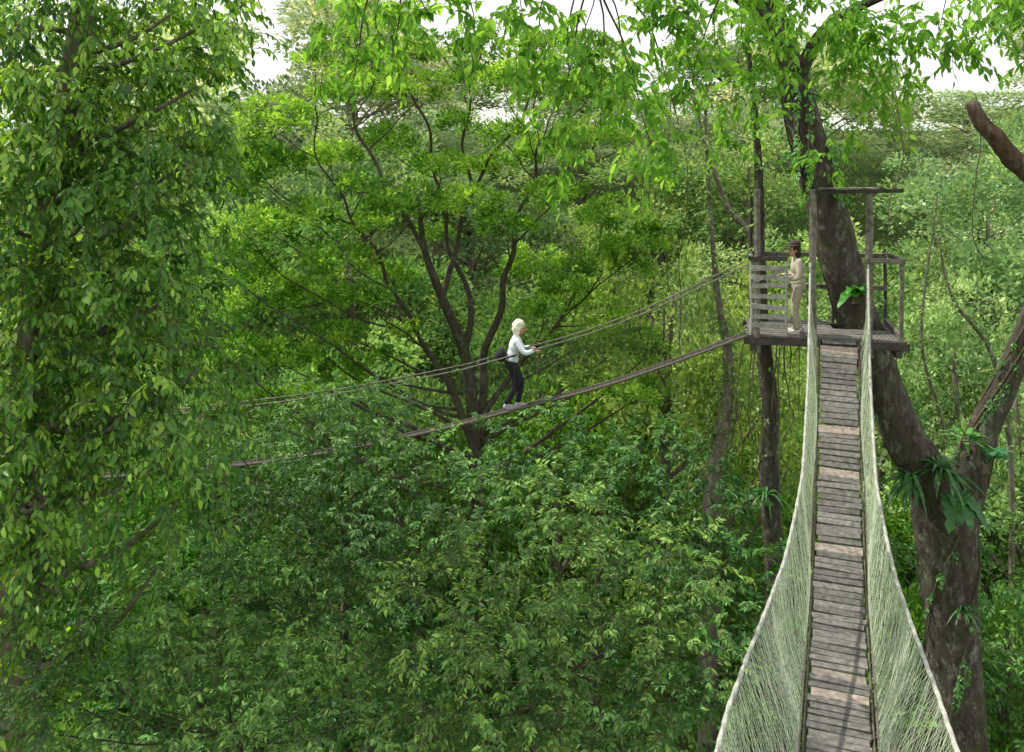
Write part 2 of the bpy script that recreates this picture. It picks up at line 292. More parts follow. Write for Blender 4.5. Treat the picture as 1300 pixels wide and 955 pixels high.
def netpanel(p00,p10,p01,p11,cell,r,mat,parent,org,sag=.03):
    p00,p10,p01,p11=map(np.asarray,(p00,p10,p01,p11)); S=np.linalg.norm(p10-p00); H=np.linalg.norm(p01-p00); PL=[]
    for dr in(1,-1):
        for s0 in np.arange(-H if dr>0 else 0,S if dr>0 else S+H,cell):
            h0=max(0,-s0) if dr>0 else max(0,s0-S); h1=min(H,S-s0) if dr>0 else min(H,s0)
            if h1-h0<.02: continue
            h=np.linspace(h0,h1,6); s=(s0+dr*h)/S; q=h/H; s=s[:,None];q=q[:,None]
            PL.append(p00*(1-s)*(1-q)+p10*s*(1-q)+p01*(1-s)*q+p11*s*q+np.sin(q*3.14)*sag*np.array([.3,-1,0]))
    V,Q=strands(PL,r); return link('netting',rawmesh('netting',V-np.asarray(org),Q),M[mat],parent)
netpanel(PF(.56,.03,.02),PF(1.08,.03,.02),PF(.56,.03,1.44),PF(1.08,.03,1.44),.08,.0025,'net_dark',pl,po)
netpanel(PF(-1.5,1.84,.02),PF(1.1,1.84,.02),PF(-1.5,1.84,1.34),PF(1.1,1.84,1.34),.1,.0022,'net_dark',pl,po)
netpanel(PF(-.86,.02,.02),PF(-.48,.02,.02),PF(-.86,.02,1.02),PF(-.48,.02,1.04),.1,.0016,'net_dark',pl,po)
a=MB()
for k in range(26):
    u=random.uniform(-1.5,1.1); v=random.uniform(.1,1.8); L=random.uniform(.3,1.6); P=[PF(u,v,-.2)]
    for j in range(6): P.append(P[-1]+np.array([random.uniform(-.04,.04),random.uniform(-.04,.04),-L/6]))
    a.tube(P,[random.uniform(.006,.014)]*7,5)
q=a.build('hanging_roots',M['twig'],None,PF(0,.9,-.2)); q['label']='thin roots and old cords dangling under the viewing platform'; q['category']='roots'
nl=empty('near_landing',bc(.4),'plain timber landing at the near foot of the sagging rope bridge','platform'); no=bc(.4)
a=MB()
for k in range(9): a.beam(no+pd*(.4-k*.17)-pp*.8,no+pd*(.4-k*.17)+pp*.8,.15,.035,random.uniform(.2,.8))
a.build('deck',M['plank'],nl,no)
for s in(-1,1):
    a=MB(); a.tube([no+pp*s*.85+Zv*z for z in np.linspace(-.3,1.3,6)],.07,8,noise=.05); a.build('post',M['wood'],nl,no)
    a=MB(); a.tube([no-pd*.8+pp*s*.7+Zv*z for z in np.linspace(-.05,-no[2]-.3,12)],.16,10,noise=.05); a.build('support_post',M['bark_far'],nl,no)
# ================================================================= walkway two
K=[(947,424,16.5),(850,460,16.65),(760,490,16.8),(650,519,17.0),(550,545,17.2),(400,575,17.6),(220,597,18.2),(0,610,19),(-160,612,19.6)]
P2,_=spath([W(*k) for k in K],[1]*9,14); H2=np.interp(np.linspace(0,1,len(P2)),[0,.15,.3,.45,.7,1],[1.32,1.15,1.07,1.06,1.2,1.2])
T2=nrm(np.gradient(P2,axis=0)); S2=nrm(np.cross(T2,Zv))
S2=S2*np.sign(S2[:,1:2])
b2=empty('far_rope_bridge',P2[0],'narrow dark rope bridge crossing left from the platform, carrying the walker','rope bridge'); o2=P2[0]
a=MB(); L2=np.concatenate([[0],np.cumsum(np.linalg.norm(np.diff(P2,axis=0),axis=1))])
def at2(s,arr): return np.stack([np.interp(s,L2,arr[:,i]) for i in range(3)],-1)
s=0.1
while s<L2[-1]:
    c=at2(s,P2); t=nrm(at2(s+.05,P2)-at2(s-.05,P2)); sd=at2(s,S2); a.box(c-Zv*.02,sd*.12,t*.085,np.cross(t,sd)*.016,random.uniform(.1,.8),.003); s+=.178
a.build('deck',M['wood_dark'],b2,o2)
HW=.22
for sg in(-1,1):
    a=MB(); a.tube(P2+S2*sg*HW+Zv*H2[:,None],.014,6); a.build('hand_rope',M['wood'],b2,o2,True)
    a=MB(); a.tube(P2+S2*sg*.125-Zv*.01,.024,6);a.build('deck_cable',M['rope_dark'],b2,o2,True)
    PL=[]
    for dr in(1,-1):
        for s0 in np.arange(.0,L2[-1],.085):
            h=np.linspace(0,1,6); ss=np.clip(s0+dr*h*.6,0,L2[-1]); b=at2(ss,P2); sd=at2(ss,S2); H=np.interp(ss,L2,H2)
            PL.append(b+sd*(sg*(.13+(HW-.13)*h))[:,None]+Zv*(H*h)[:,None])
    V,Q=strands(PL,.0017); link('netting',rawmesh('netting',V-o2,Q),M['net_dark'],b2)
    PL=[]
    for s0 in np.arange(.2,L2[-1],1.1):
        h=np.linspace(0,1,5); ss=s0+0*h; b=at2(ss,P2); sd=at2(ss,S2); H=np.interp(ss,L2,H2); PL.append(b+sd*(sg*(.13+(HW-.13)*h))[:,None]+Zv*(H*h)[:,None])
    V,Q=strands(PL,.0035,4); link('suspender_ropes',rawmesh('suspender_ropes',V-o2,Q),M['rope_dark'],b2)
# ================================================================= people
def remesh(mb,name,mat,parent,vox,sm=3):
    o=mb.build(name,mat); m=o.modifiers.new('r','REMESH'); m.mode='VOXEL'; m.voxel_size=vox; s=o.modifiers.new('s','SMOOTH'); s.factor=.5; s.iterations=sm
    bpy.context.view_layer.update(); dg=bpy.context.evaluated_depsgraph_get(); me=bpy.data.meshes.new_from_object(o.evaluated_get(dg)); o.modifiers.clear(); o.data=me
    if not len(me.materials): me.materials.append(mat)
    me.polygons.foreach_set('use_smooth',np.ones(len(me.polygons),bool)); o.parent=parent; return o
def limb(mb,pts,rads,n=12):
    P,R=spath(pts,rads,5) if len(pts)>2 else (np.array(pts,float),np.array(rads,float)); mb.tube(P,R,n)
    for p,r in((pts[0],rads[0]),(pts[-1],rads[-1])): mb.ell(p,(r,r,r),6,10)
def hand(mb,wr,fd,nd,side):
    wr=np.array(wr,float); fd=nrm(fd); nd=nrm(np.asarray(nd)-fd*np.dot(nd,fd)); sd=np.cross(fd,nd)*side
    Rm=np.stack([fd,sd,nd],1); mb.ell(wr+fd*.045,(.052,.040,.017),7,10,rot=Rm)
    for k,(o,l) in enumerate(((.030,.072),(.010,.08),(-.010,.074),(-.030,.058))):
        b=wr+fd*.082+sd*o; p1=b+fd*l*.42+nd*.006; p2=p1+fd*l*.15+nd*l*.34; p3=p2-fd*l*.12+nd*l*.26
        for q,w,r0,r1 in((b-fd*.01,p1,.0095,.009),(p1,p2,.009,.0085),(p2,p3,.0085,.0075)): limb(mb,[q,w],[r0,r1],8)
    b=wr+fd*.02+sd*.03; p1=b+sd*.026+fd*.02+nd*.012; p2=p1+fd*.028+nd*.022
    limb(mb,[b,p1],[.012,.0105],8); limb(mb,[p1,p2],[.0105,.009],8)
def person(name,label,loc,rz,J,cl,hair,scale=1.,hatf=False):
    r=empty(name,loc,label,'person'); r.rotation_euler=(0,0,rz); r.scale=(scale,)*3
    A=lambda k:np.array(J[k],float)
    hd=A('head'); pit=J.get('pitch',0.); cp,sp=math.cos(pit),math.sin(pit); Rh=np.array([[cp,0,sp],[0,1,0],[-sp,0,cp]])
    h=lambda x,y,z: hd+Rh@np.array([x,y,z])
    b=MB()
    b.ell(h(-.012,0,.025),(.095,.074,.095),12,16,rot=Rh); b.ell(h(.025,0,-.035),(.066,.056,.078),10,14,rot=Rh); b.ell(h(.055,0,-.085),(.030,.030,.024),7,10,rot=Rh)
    b.ell(h(.100,0,-.018),(.020,.012,.020),6,8,rot=Rh); b.ell(h(.088,0,.012),(.014,.010,.03),6,8,rot=Rh)
    b.ell(h(.082,0,-.062),(.014,.024,.010),6,8,rot=Rh)
    b.ell(h(.078,0,.028),(.018,.048,.010),6,10,rot=Rh)
    for s in(-1,1): b.ell(h(-.012,s*.076,-.01),(.020,.010,.032),6,8,rot=Rh)
    limb(b,[A('neck')-[0,0,.03],h(-.02,0,-.05)],[.056,.052])
    pv,ch,nk=A('pelvis'),A('chest'),A('neck')
    ax=nrm(nk-pv); tm=(pv+ch)/2
    Ry=np.stack([nrm(np.cross([0,1,0],ax)),[0,1,0],ax],1)
    b.ell(pv,(.10,.15,.13),9,14,rot=Ry); b.ell(tm,(.09,.125,.16),9,14,rot=Ry); b.ell(ch,(.105,.155,.17),9,14,rot=Ry)
    sh=MB(); sh.ell(pv+ax*.05,(.128,.172,.12),10,16,rot=Ry); sh.ell(tm,(.118,.152,.19),10,16,rot=Ry); sh.ell(ch+ax*.01,(.124,.176,.17),10,16,rot=Ry); limb(sh,[nk-ax*.07,nk+ax*.015],[.085,.062])
    tr=MB(); tr.ell(pv-ax*.02,(.128,.172,.13),10,16,rot=Ry)
    for s,k in((-1,'R'),(1,'L')):
        S,E,Wr=A('sh'+k),A('el'+k),A('wr'+k); Hh,Kn,An=A('hip'+k),A('kn'+k),A('an'+k)
        limb(b,[S,E,Wr],[.048,.038,.026]); limb(b,[Hh,Kn,An],[.08,.052,.036]); limb(b,[An,An+[.02,0,-.05],An+[.12,0,-.07]],[.036,.036,.03])
        hand(b,Wr,J['fd'+k],J['nd'+k],J.get('sd'+k,s))
        limb(sh,[ch+nrm(S-ch)*.05,S],[.085,.068]); e2=Wr+nrm(E-Wr)*.015; limb(sh,[S,E,e2],[.066,.052,.040]); limb(sh,[e2+nrm(E-e2)*.03,e2],[.042,.042])
        limb(tr,[Hh,Kn,An+[0,0,.03]],[.102,.072,J.get('cuff',.062)])
        so=MB(); so.ell(An+[.0,0,-.035],(.058,.046,.058),8,12); limb(so,[An+[-.035,0,-.062],An+[.06,0,-.06],An+[.165,0,-.068]],[.044,.048,.036]); so.ell(An+[.06,0,-.092],(.14,.05,.02),6,14)
        remesh(so,'shoe',M[cl[2]],r,.01,2)
        e=MB(); e.ell(h(.079,s*.030,.008),(.010,.013,.008),6,8,rot=Rh); e.build('eye',M['eye'],r,smooth=True)
    remesh(b,'body',M['skin'],r,.0062,2); remesh(sh,'shirt',M[cl[0]],r,.011,3); remesh(tr,'trousers',M[cl[1]],r,.011,3)
    hm=MB()
    if hair=='curly':
        for k in range(150):
            dd=nrm(rng.normal(size=3)); 
            if dd[2]<-.85 or (dd[0]>.3 and dd[2]<.5): continue
            rr=random.uniform(.018,.028); hm.ell(h(-.04+dd[0]*.105,dd[1]*.10,.0+dd[2]*.135),(rr,rr,rr*1.5),5,7)
        hm.ell(h(-.035,0,.03),(.10,.09,.105),10,14,rot=Rh); hm.ell(h(-.07,0,-.08),(.055,.085,.09),8,12,rot=Rh); remesh(hm,'hair',M['hair_white'],r,.007,1)
    else:
        hm.ell(h(-.03,0,.03),(.095,.086,.10),10,14,rot=Rh); hm.ell(h(-.055,0,-.06),(.062,.082,.10),9,12,rot=Rh); hm.ell(h(-.04,.055,-.06),(.045,.03,.09),8,10); hm.ell(h(-.04,-.055,-.06),(.045,.03,.09),8,10)
        remesh(hm,'hair',M['hair_dark'],r,.008,2)
    if hatf:
        hm=MB(); hm.ell(h(-.015,0,.12),(.114,.098,.065),9,16,rot=Rh); hm.ell(h(.03,0,.088),(.175,.14,.016),6,18,rot=Rh); remesh(hm,'hat',M['hat'],r,.008,2)
    return r
i0=np.argmin(np.abs(P2[:,0]-W(651,519,17)[0])); wl=P2[i0]
walker=person('person','white haired person in white shirt and black trousers walking the far rope bridge',wl,0,dict(
 head=(.16,0,1.56),pitch=.25,neck=(.085,0,1.40),chest=(.06,0,1.21),pelvis=(-.01,0,.91),
 shR=(.09,-.175,1.33),elR=(.24,-.27,1.14),wrR=(.42,-.24,1.17),fdR=(.9,.02,.02),ndR=(.1,-.1,-1),
 shL=(.09,.175,1.33),elL=(.21,.27,1.12),wrL=(.34,.24,1.13),fdL=(.9,-.02,.0),ndL=(.1,.1,-1),
 hipR=(-.01,-.085,.89),knR=(.08,-.075,.50),anR=(-.10,-.06,.115),hipL=(-.01,.085,.89),knL=(.16,.075,.51),anL=(.12,.06,.115),cuff=.055),('white_cloth','black_cloth','shoe_grey'),'curly')
a=MB(); bo=wl+np.array([-.20,-.03,1.05]); a.ell(bo,(.10,.15,.14),9,14); a.ell(bo+[-.06,0,-.03],(.065,.11,.09),8,12); 
bag=remesh(a,'shoulder_bag',M['black_cloth'],None,.012,2); bag['label']='small black bag worn on the lower back of the walker in the white shirt'; bag['category']='bag'
bag.data.transform(Matrix.Translation(-Vector(tuple(bo)))); bag.location=tuple(bo)
a=MB(); th=np.linspace(0,2*math.pi,25); a.tube([np.array([.215,0,.01])+np.array([math.cos(t)*.155,math.sin(t)*.19,.056*math.cos(t)]) for t in th],.016,6); a.build('strap',M['black_cloth'],bag,smooth=True)
w2=PF(-.70,.30,.02)
guide=person('person','person in beige shirt, trousers and brown hat standing at the platform rail',w2,math.pi-.1,dict(
 head=(.045,0,1.53),pitch=.08,neck=(.0,0,1.38),chest=(-.01,0,1.20),pelvis=(-.03,0,.90),
 shR=(.0,-.17,1.33),elR=(.03,-.23,1.07),wrR=(.22,-.12,1.05),fdR=(.9,.25,.05),ndR=(0,.6,-1),
 shL=(.0,.17,1.33),elL=(.04,.24,1.06),wrL=(.24,.10,1.03),fdL=(.9,-.25,.05),ndL=(0,-.6,-1),
 hipR=(-.03,-.085,.88),knR=(.02,-.10,.48),anR=(-.04,-.10,.115),hipL=(-.03,.085,.88),knL=(.06,.10,.48),anL=(.04,.11,.115),cuff=.07),('khaki','khaki2','shoe_pale'),'long',1.02,True)
# ================================================================= trees
def tree(name,label,cat,base,group=None): return empty(name,base,label,cat,group)
pb=W(1225,1720,17.8); pb[2]=0.; T=tree('platform_tree','massive forked mossy trunk rising through the viewing platform','tree',pb)
st=[(W(1225,1720,17.8),.85),(W(1218,1150,17.8),.60),(W(1212,900,17.8),.53),(W(1207,760,17.8),.52),(W(1200,680,17.7),.56),(W(1185,620,17.6),.48),(W(1150,560,17.5),.40),(W(1122,490,17.5),.36),(W(1095,420,17.4),.38),(W(1068,340,17.3),.39),(W(1050,265,17.3),.36),(W(1028,190,17.3),.33),(W(1008,110,17.4),.30),(W(982,30,17.4),.27),(W(940,-90,16.8),.25),(W(880,-230,15.5),.2)]
Pm,Rm=spath([s[0] for s in st],[s[1] for s in st],9); a=MB(); a.tube(Pm,Rm,26,noise=.08,seed=3); a.build('trunk',M['bark_plat'],T,pb,True)
lim=[]
def addlimb(pts,n=16,noise=.06,mat='bark_plat',par=T,o=pb,m=7):
    P,R=spath([p[0] for p in pts],[p[1] for p in pts],m); a=MB(); a.tube(P,R,n,noise=noise,seed=len(lim)+5); a.build('limb',M[mat],par,o,True); lim.append((P,R)); return P,R
addlimb([(W(1208,780,17.8),.40),(W(1212,700,17.7),.42),(W(1226,615,17.65),.37),(W(1250,545,17.6),.28),(W(1278,480,17.5),.25),(W(1312,400,17.3),.22),(W(1345,290,17),.19),(W(1370,120,16.6),.14),(W(1350,-100,16),.1)])
addlimb([(W(1008,110,17.4),.16),(W(1045,40,16.6),.11),(W(1110,0,15.6),.08),(W(1200,-30,14.6),.05)],10)
addlimb([(W(982,30,17.4),.16),(W(900,-30,15.5),.11),(W(820,-50,13),.08),(W(740,-60,11.5),.05)],10)
addlimb([(W(940,-90,16.8),.18),(W(800,-130,13.5),.13),(W(660,-110,11.2),.09),(W(540,-90,10),.05)],10)
addlimb([(W(940,-90,16.8),.16),(W(950,-80,13.5),.12),(W(980,-60,11.5),.06)],10)
lobes=[(W(x,y,Y),r) for x,y,Y,r in [(480,25,10.2,.32),(440,0,10.3,.38),(545,5,10,.48),(600,20,10.3,.45),(660,-5,10.5,.52),(450,95,10.2,.2),(500,70,10.4,.24),(740,35,11,.52),(800,80,11.2,.52),(760,145,11.2,.38),(720,110,11,.36),(680,60,11,.3),(840,15,11.5,.65),(880,95,12,.5),(830,185,11.5,.3),(860,150,12,.38),(905,35,12.5,.6),(1025,5,12.5,.5),(1085,15,13,.58),(1140,45,13,.55),(1195,20,12.5,.5),(1070,100,14.5,.45),(1110,105,14.5,.5),(1085,165,16,.35),(935,195,15.5,.35),(930,120,14.5,.5),(945,50,14,.5),(990,70,14,.45),(985,150,15.5,.32),(1150,110,14,.35),(1250,-10,13,.5),(700,165,11,.22),(1070,50,14,.55),(960,-20,13,.55),(1230,40,13,.35),(1040,200,16.2,.22)]]
crT=spray_crown(np.random.default_rng(11),T,pb,lobes,M['leaf_over'],8,3,.40,8,.5,.20,.088,.55,shell=.2,zmin=-1,out=.5,up=.05,spread=.16,nj=.5)
a=MB(); 
for i,(c,r) in enumerate(lobes):
    sP,sR=min([(P,R) for P,R in lim[1:]]+[(Pm[-60:],Rm[-60:]*.5)],key=lambda q:np.min(np.linalg.norm(q[0]-c,axis=1))); 
    d_=np.linalg.norm(sP-c,axis=1)+1.2*np.abs((sP[:,2]-c[2])-.5*np.linalg.norm((sP-c)[:,:2],axis=1)); j=int(np.argmin(d_)); L_=np.linalg.norm(sP[j]-c)
    t=np.linspace(0,1,12)[:,None]; m_=sP[j]*.35+c*.65+np.array([random.uniform(-.3,.3),random.uniform(-.2,.2),.30*L_]); P=(1-t)**2*sP[j]+2*t*(1-t)*m_+t*t*(c-[0,0,r*.3])+np.sin(t*11+i)*.025*np.array([1,.3,.5])*(t>0)
    a.tube(P,np.linspace(.020,.005,12),6)
a.build('branches',M['bark_mid'],T,pb,True)
rgv=np.random.default_rng(99)
def climber(label,P,R,i0,i1,n,turns,tone,L=.13,Wd=.08,dens=5):
    T_=empty('climbing_vine',P[i0],label,'vine'); a=MB(); O=[];A=[]
    for k in range(n):
        ph=rgv.uniform(0,6.28); q=np.linspace(i0,i1,60); pts=[]
        for j,f in enumerate(q):
            ii=int(f); th=ph+turns*j/60*6.28; rr=R[ii]*1.06; pts.append(P[ii]+(P[min(ii+1,len(P)-1)]-P[ii])*(f-ii)+np.array([math.cos(th)*rr,math.sin(th)*rr,0]))
            if rgv.random()<dens*.1: O.append(pts[-1]); A.append([math.cos(th),math.sin(th)-.3,rgv.uniform(-.6,.3)])
        a.tube(pts,.018,5)
    a.build('stem',M['twig'],T_,P[i0],True)
    Pp,D,N,LL,WW,rn,tw=sprays(rgv,np.array(O),np.array(A),.22,5,.6,L,Wd,.5,.4,rgv.uniform(-.2,.2,len(O)),.004)
    o=leafmesh('leaves',Pp,D,N,LL,WW,M['leaf_epi'],T_,P[i0],rn); o.color=(*tone,1)
climber('leafy vine climbing the leaning trunk above the platform roof beam',Pm,Rm,92,128,6,.5,(2.4,2.2,1.3),.12,.07,5)
climber('small leaved vine winding up the thick lower trunk below the fork',Pm,Rm,10,38,5,.5,(1.4,1.4,1.),.11,.07,3)
climber('creeper along the right limb of the forked trunk',lim[0][0],lim[0][1],14,44,5,.5,(1.5,1.5,1.1),.10,.055,3.5)
# --- left tree
lb=np.array([-7.2,12.3,0]); T=tree('broadleaf_tree','huge broadleaf tree filling the left edge with drooping glossy leaves','tree',lb)
sp=[(lb,.5),(lb+[.1,0,8],.4),(W(25,640,11.8),.28),(W(40,480,11.8),.25),(W(60,300,11.7),.22),(W(90,120,11.6),.18),(W(120,-100,11.5),.12)]
Ps,Rs=spath([p[0] for p in sp],[p[1] for p in sp],8); a=MB(); a.tube(Ps,Rs,16,noise=.06); a.build('trunk',M['bark_far'],T,lb,True)
LL=[(20,60,11.3,1.2),(120,40,11.2,1.2),(215,20,11.2,.95),(70,170,10.9,.95),(170,150,10.9,.85),(250,110,11,.5),(260,30,11.2,.45),(10,280,10.8,1.0),(110,280,10.6,.95),(200,250,10.6,.75),(250,200,10.8,.35),(40,400,10.6,.95),(140,400,10.4,.85),(215,375,10.5,.55),(250,470,10.5,.45),(20,520,10.5,.9),(110,515,10.3,.8),(200,510,10.3,.7),(258,560,10.4,.42),(60,640,10.6,.7),(160,620,10.5,.7),(225,640,10.6,.5),(20,740,10.9,.7),(110,740,11,.6),(-60,300,11.4,1.6),(-60,600,11.4,1.6),(-40,0,11.5,1.5),(160,-80,11.5,1.3),(60,230,11.6,1.2),(160,330,11.6,1.1),(60,480,11.6,1.2),(170,480,11.6,1.),(190,150,11.8,1.),(200,720,11.2,.45),(40,860,11.2,.7)]
lobes=[(W(x,y,Y),(r,r,r*1.05)) for x,y,Y,r in LL]
spray_crown(np.random.default_rng(21),T,lb,lobes,M['leaf_left'],12,3,.34,9,.7,.145,.068,.62,shell=.7,zmin=-.8,out=.85,up=.15,spread=.10,nj=.45,lv=.28)
a=MB()
for i,(c,r) in enumerate(lobes): branch_to(a,Ps,Rs,c,.02,seed=i,steep=.3)
a.build('branches',M['bark_far'],T,lb,True)
# --- lower canopy trees
def lowtree(label,LP,back,seed,tone=(1,1,1),dens=15,L=.102,Wd=.042,ln=.28,nlv=12,per=3,mat='leaf_low'):
    lobes=[(W(x,y,Y),(r,r,r*.85)) for x,y,Y,r in LP]; cm=np.mean([l[0] for l in lobes],0); b=np.array([cm[0],cm[1]+back,0]); T=tree('understory_tree',label,'tree',b)
    top=cm+[0,back,-2.]; P,R=spath([b,b+[.2,.1,top[2]*.4],b+[-.1,-.1,top[2]*.75],top,cm+[.1,back*.6,-1.]],[.22,.17,.12,.07,.03],8); a=MB(); a.tube(P,R,12,noise=.05); a.build('trunk',M['bark_mid'],T,b,True)
    a=MB()
    for i,(c,r) in enumerate(lobes): branch_to(a,P,R,c+[0,.25,-.1],.008,seed=i,steep=.2,kr=.25)
    a.build('branches',M['bark_mid'],T,b,True)
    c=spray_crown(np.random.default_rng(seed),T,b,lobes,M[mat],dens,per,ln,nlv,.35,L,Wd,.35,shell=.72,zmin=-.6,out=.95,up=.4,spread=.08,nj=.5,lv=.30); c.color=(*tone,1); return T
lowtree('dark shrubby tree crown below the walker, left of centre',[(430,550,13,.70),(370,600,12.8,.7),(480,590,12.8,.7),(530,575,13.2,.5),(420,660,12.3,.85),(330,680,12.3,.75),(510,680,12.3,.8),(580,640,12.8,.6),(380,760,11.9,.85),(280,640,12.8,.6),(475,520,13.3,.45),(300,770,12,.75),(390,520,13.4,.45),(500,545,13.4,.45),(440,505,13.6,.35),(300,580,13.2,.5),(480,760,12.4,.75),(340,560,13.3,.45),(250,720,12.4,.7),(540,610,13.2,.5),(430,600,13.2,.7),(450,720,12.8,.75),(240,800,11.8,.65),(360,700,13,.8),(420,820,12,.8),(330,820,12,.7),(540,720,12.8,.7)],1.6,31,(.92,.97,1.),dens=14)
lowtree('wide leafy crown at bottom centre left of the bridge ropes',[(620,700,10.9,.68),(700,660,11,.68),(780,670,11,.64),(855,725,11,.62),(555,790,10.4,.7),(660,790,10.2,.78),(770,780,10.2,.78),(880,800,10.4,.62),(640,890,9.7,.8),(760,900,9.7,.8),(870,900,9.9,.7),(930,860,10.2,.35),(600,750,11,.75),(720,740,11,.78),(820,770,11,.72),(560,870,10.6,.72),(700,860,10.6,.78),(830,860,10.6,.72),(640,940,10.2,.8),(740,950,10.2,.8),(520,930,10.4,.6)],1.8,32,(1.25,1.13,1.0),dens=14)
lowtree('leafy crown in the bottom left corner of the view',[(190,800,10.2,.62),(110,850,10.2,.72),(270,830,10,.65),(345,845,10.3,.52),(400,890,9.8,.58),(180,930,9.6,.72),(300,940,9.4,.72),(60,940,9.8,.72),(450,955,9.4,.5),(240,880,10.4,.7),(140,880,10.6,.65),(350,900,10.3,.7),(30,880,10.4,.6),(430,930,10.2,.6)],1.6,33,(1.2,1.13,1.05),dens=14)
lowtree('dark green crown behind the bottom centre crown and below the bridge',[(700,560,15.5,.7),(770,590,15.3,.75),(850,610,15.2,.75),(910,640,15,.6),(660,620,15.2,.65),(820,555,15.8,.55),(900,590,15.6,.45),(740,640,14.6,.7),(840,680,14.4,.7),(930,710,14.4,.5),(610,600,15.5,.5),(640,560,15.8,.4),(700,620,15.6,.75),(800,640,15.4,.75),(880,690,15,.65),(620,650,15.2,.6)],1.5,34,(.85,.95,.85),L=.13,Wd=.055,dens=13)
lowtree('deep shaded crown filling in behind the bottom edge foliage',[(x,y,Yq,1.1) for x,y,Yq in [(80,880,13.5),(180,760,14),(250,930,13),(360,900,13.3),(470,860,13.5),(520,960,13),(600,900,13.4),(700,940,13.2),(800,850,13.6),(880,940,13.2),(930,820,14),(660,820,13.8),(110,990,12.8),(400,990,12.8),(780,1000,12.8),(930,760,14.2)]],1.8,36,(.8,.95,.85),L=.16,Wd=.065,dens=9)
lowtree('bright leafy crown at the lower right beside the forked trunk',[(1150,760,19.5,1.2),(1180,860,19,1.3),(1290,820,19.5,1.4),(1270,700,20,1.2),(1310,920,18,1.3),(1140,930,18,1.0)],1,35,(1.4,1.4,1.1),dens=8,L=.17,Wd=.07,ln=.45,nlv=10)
# --- middle tree with rounded clumps
mbp=W(600,1300,24.); mbp[2]=0; T=tree('spreading_tree','spreading tree with many dark crooked limbs and rounded bright leaf clumps','tree',mbp)
def PT(l): return [(W(x,y,Y),r) for x,y,Y,r in l]
stems=[]
for i,pts in enumerate([[(mbp,.42),(W(602,900,24),.32),(W(604,700,24),.24),(W(604,600,24),.20),(W(600,520,24),.16),(W(590,450,24),.14),(W(562,380,23.8),.12),(W(540,320,23.6),.085),(W(530,250,23.5),.05)],
  PT([(604,600,24,.16),(612,520,24.2,.12),(616,450,24.3,.10),(638,380,24,.085),(648,320,24,.07),(668,250,24,.045),(690,180,24.3,.03)]),PT([(603,570,24,.12),(575,500,23.7,.09),(535,430,23.4,.065),(500,370,23.2,.05),(470,310,23,.04),(430,250,23,.03),(400,180,23,.02)]),
  PT([(606,540,24,.10),(645,480,24.5,.075),(690,430,24.8,.06),(735,370,25,.04),(765,300,25,.03),(785,240,25,.02)]),PT([(562,380,23.8,.08),(580,310,24.5,.065),(600,240,25,.05),(640,180,25,.04),(680,120,25,.03)]),
  PT([(540,320,23.6,.06),(505,260,23.5,.05),(470,200,23.6,.04),(445,130,24,.03)]),PT([(590,450,24,.10),(598,380,24.6,.075),(575,330,25,.06),(562,260,25.4,.05),(545,180,25.5,.04),(525,110,25.5,.03)]),
  PT([(600,240,25,.05),(588,180,25.2,.04),(600,110,25.4,.03),(610,50,25.5,.02)])]):
    P,R=spath([p[0] for p in pts],[p[1] for p in pts],7); wob=np.stack([np.sin(np.arange(len(P))*.7+i),np.cos(np.arange(len(P))*.5+i),np.zeros(len(P))],-1)*.13; 
    if i: P=P+wob*np.linspace(0,1,len(P))[:,None]
    a=MB(); a.tube(P,R*1.05,12,noise=.07,seed=i); a.build('trunk' if i==0 else 'limb',M['bark_mid'],T,mbp,True); stems.append((P,R))
cl=[(440,115,56),(350,150,54),(340,220,64),(420,200,50),(530,115,46),(560,215,52),(520,262,60),(470,290,46),(600,262,50),(645,295,52),(625,215,40),(700,250,46),(690,195,52),(745,180,52),(645,175,46),(680,335,50),(720,370,46),(765,330,58),(785,425,54),(690,395,40),(430,330,48),(380,280,60),(320,290,64),(400,375,52),(340,380,64),(460,235,42),(495,180,46),(590,160,40),(705,120,58),(640,105,48),(785,270,50),(808,310,46),(500,350,38),(300,340,54),(430,430,50),(515,420,30),(370,455,54),(760,392,48),(815,445,46),(720,440,38),(745,485,38),(800,500,48),(640,60,50),(560,60,44),(310,190,54),(300,450,54),(480,80,44),(300,240,46),(470,460,38),(400,80,42),(590,100,38),(750,110,40),(380,520,46),(330,520,46),(470,380,38),(555,300,28),(430,480,38),(700,60,44),(750,60,40),(520,60,36),(600,40,36),(430,50,38),(500,30,34)]
lobes=[]; a=MB(); rg=np.random.default_rng(5)
for i,(x,y,r) in enumerate(cl):
    front=y>270 and x<500
    Yc=24+(rg.uniform(-2.6,-.3) if front else rg.uniform(-2.2,2.4)); c=W(x,y,Yc); R_=r/F*Yc*rg.uniform(.76,1.04); lobes.append((c,(R_*.8,R_*.8,R_*.5)))
    for k in range(5):
        th=rg.uniform(0,6.28); q=np.array([math.cos(th)*.66*R_,math.sin(th)*.66*R_,rg.uniform(-.35,.2)*R_]); rs=rg.uniform(.28,.46)*R_; lobes.append((c+q,(rs,rs,rs*.75)))
    tg=c-[0,0,R_*.3]
    def sc(s): 
        df=tg-s[0]; return np.min(np.linalg.norm(df,axis=1)+2.5*np.maximum(0,.6*np.linalg.norm(df[:,:2],axis=1)-df[:,2]))
    best=min(stems,key=sc)
    branch_to(a,best[0],best[1],tg,.014,rg,6,.5,.08,i,.6)
    for k in range(3):
        t=np.linspace(0,1,4)[:,None]; e=tg+np.append(rg.normal(0,.5,2)*R_,R_*.35); a.tube(tg*(1-t)+e*t+np.array([0,0,-.05])*np.sin(t*3.1),np.linspace(.012,.005,4),5)
a.build('branches',M['bark_mid'],T,mbp,True)
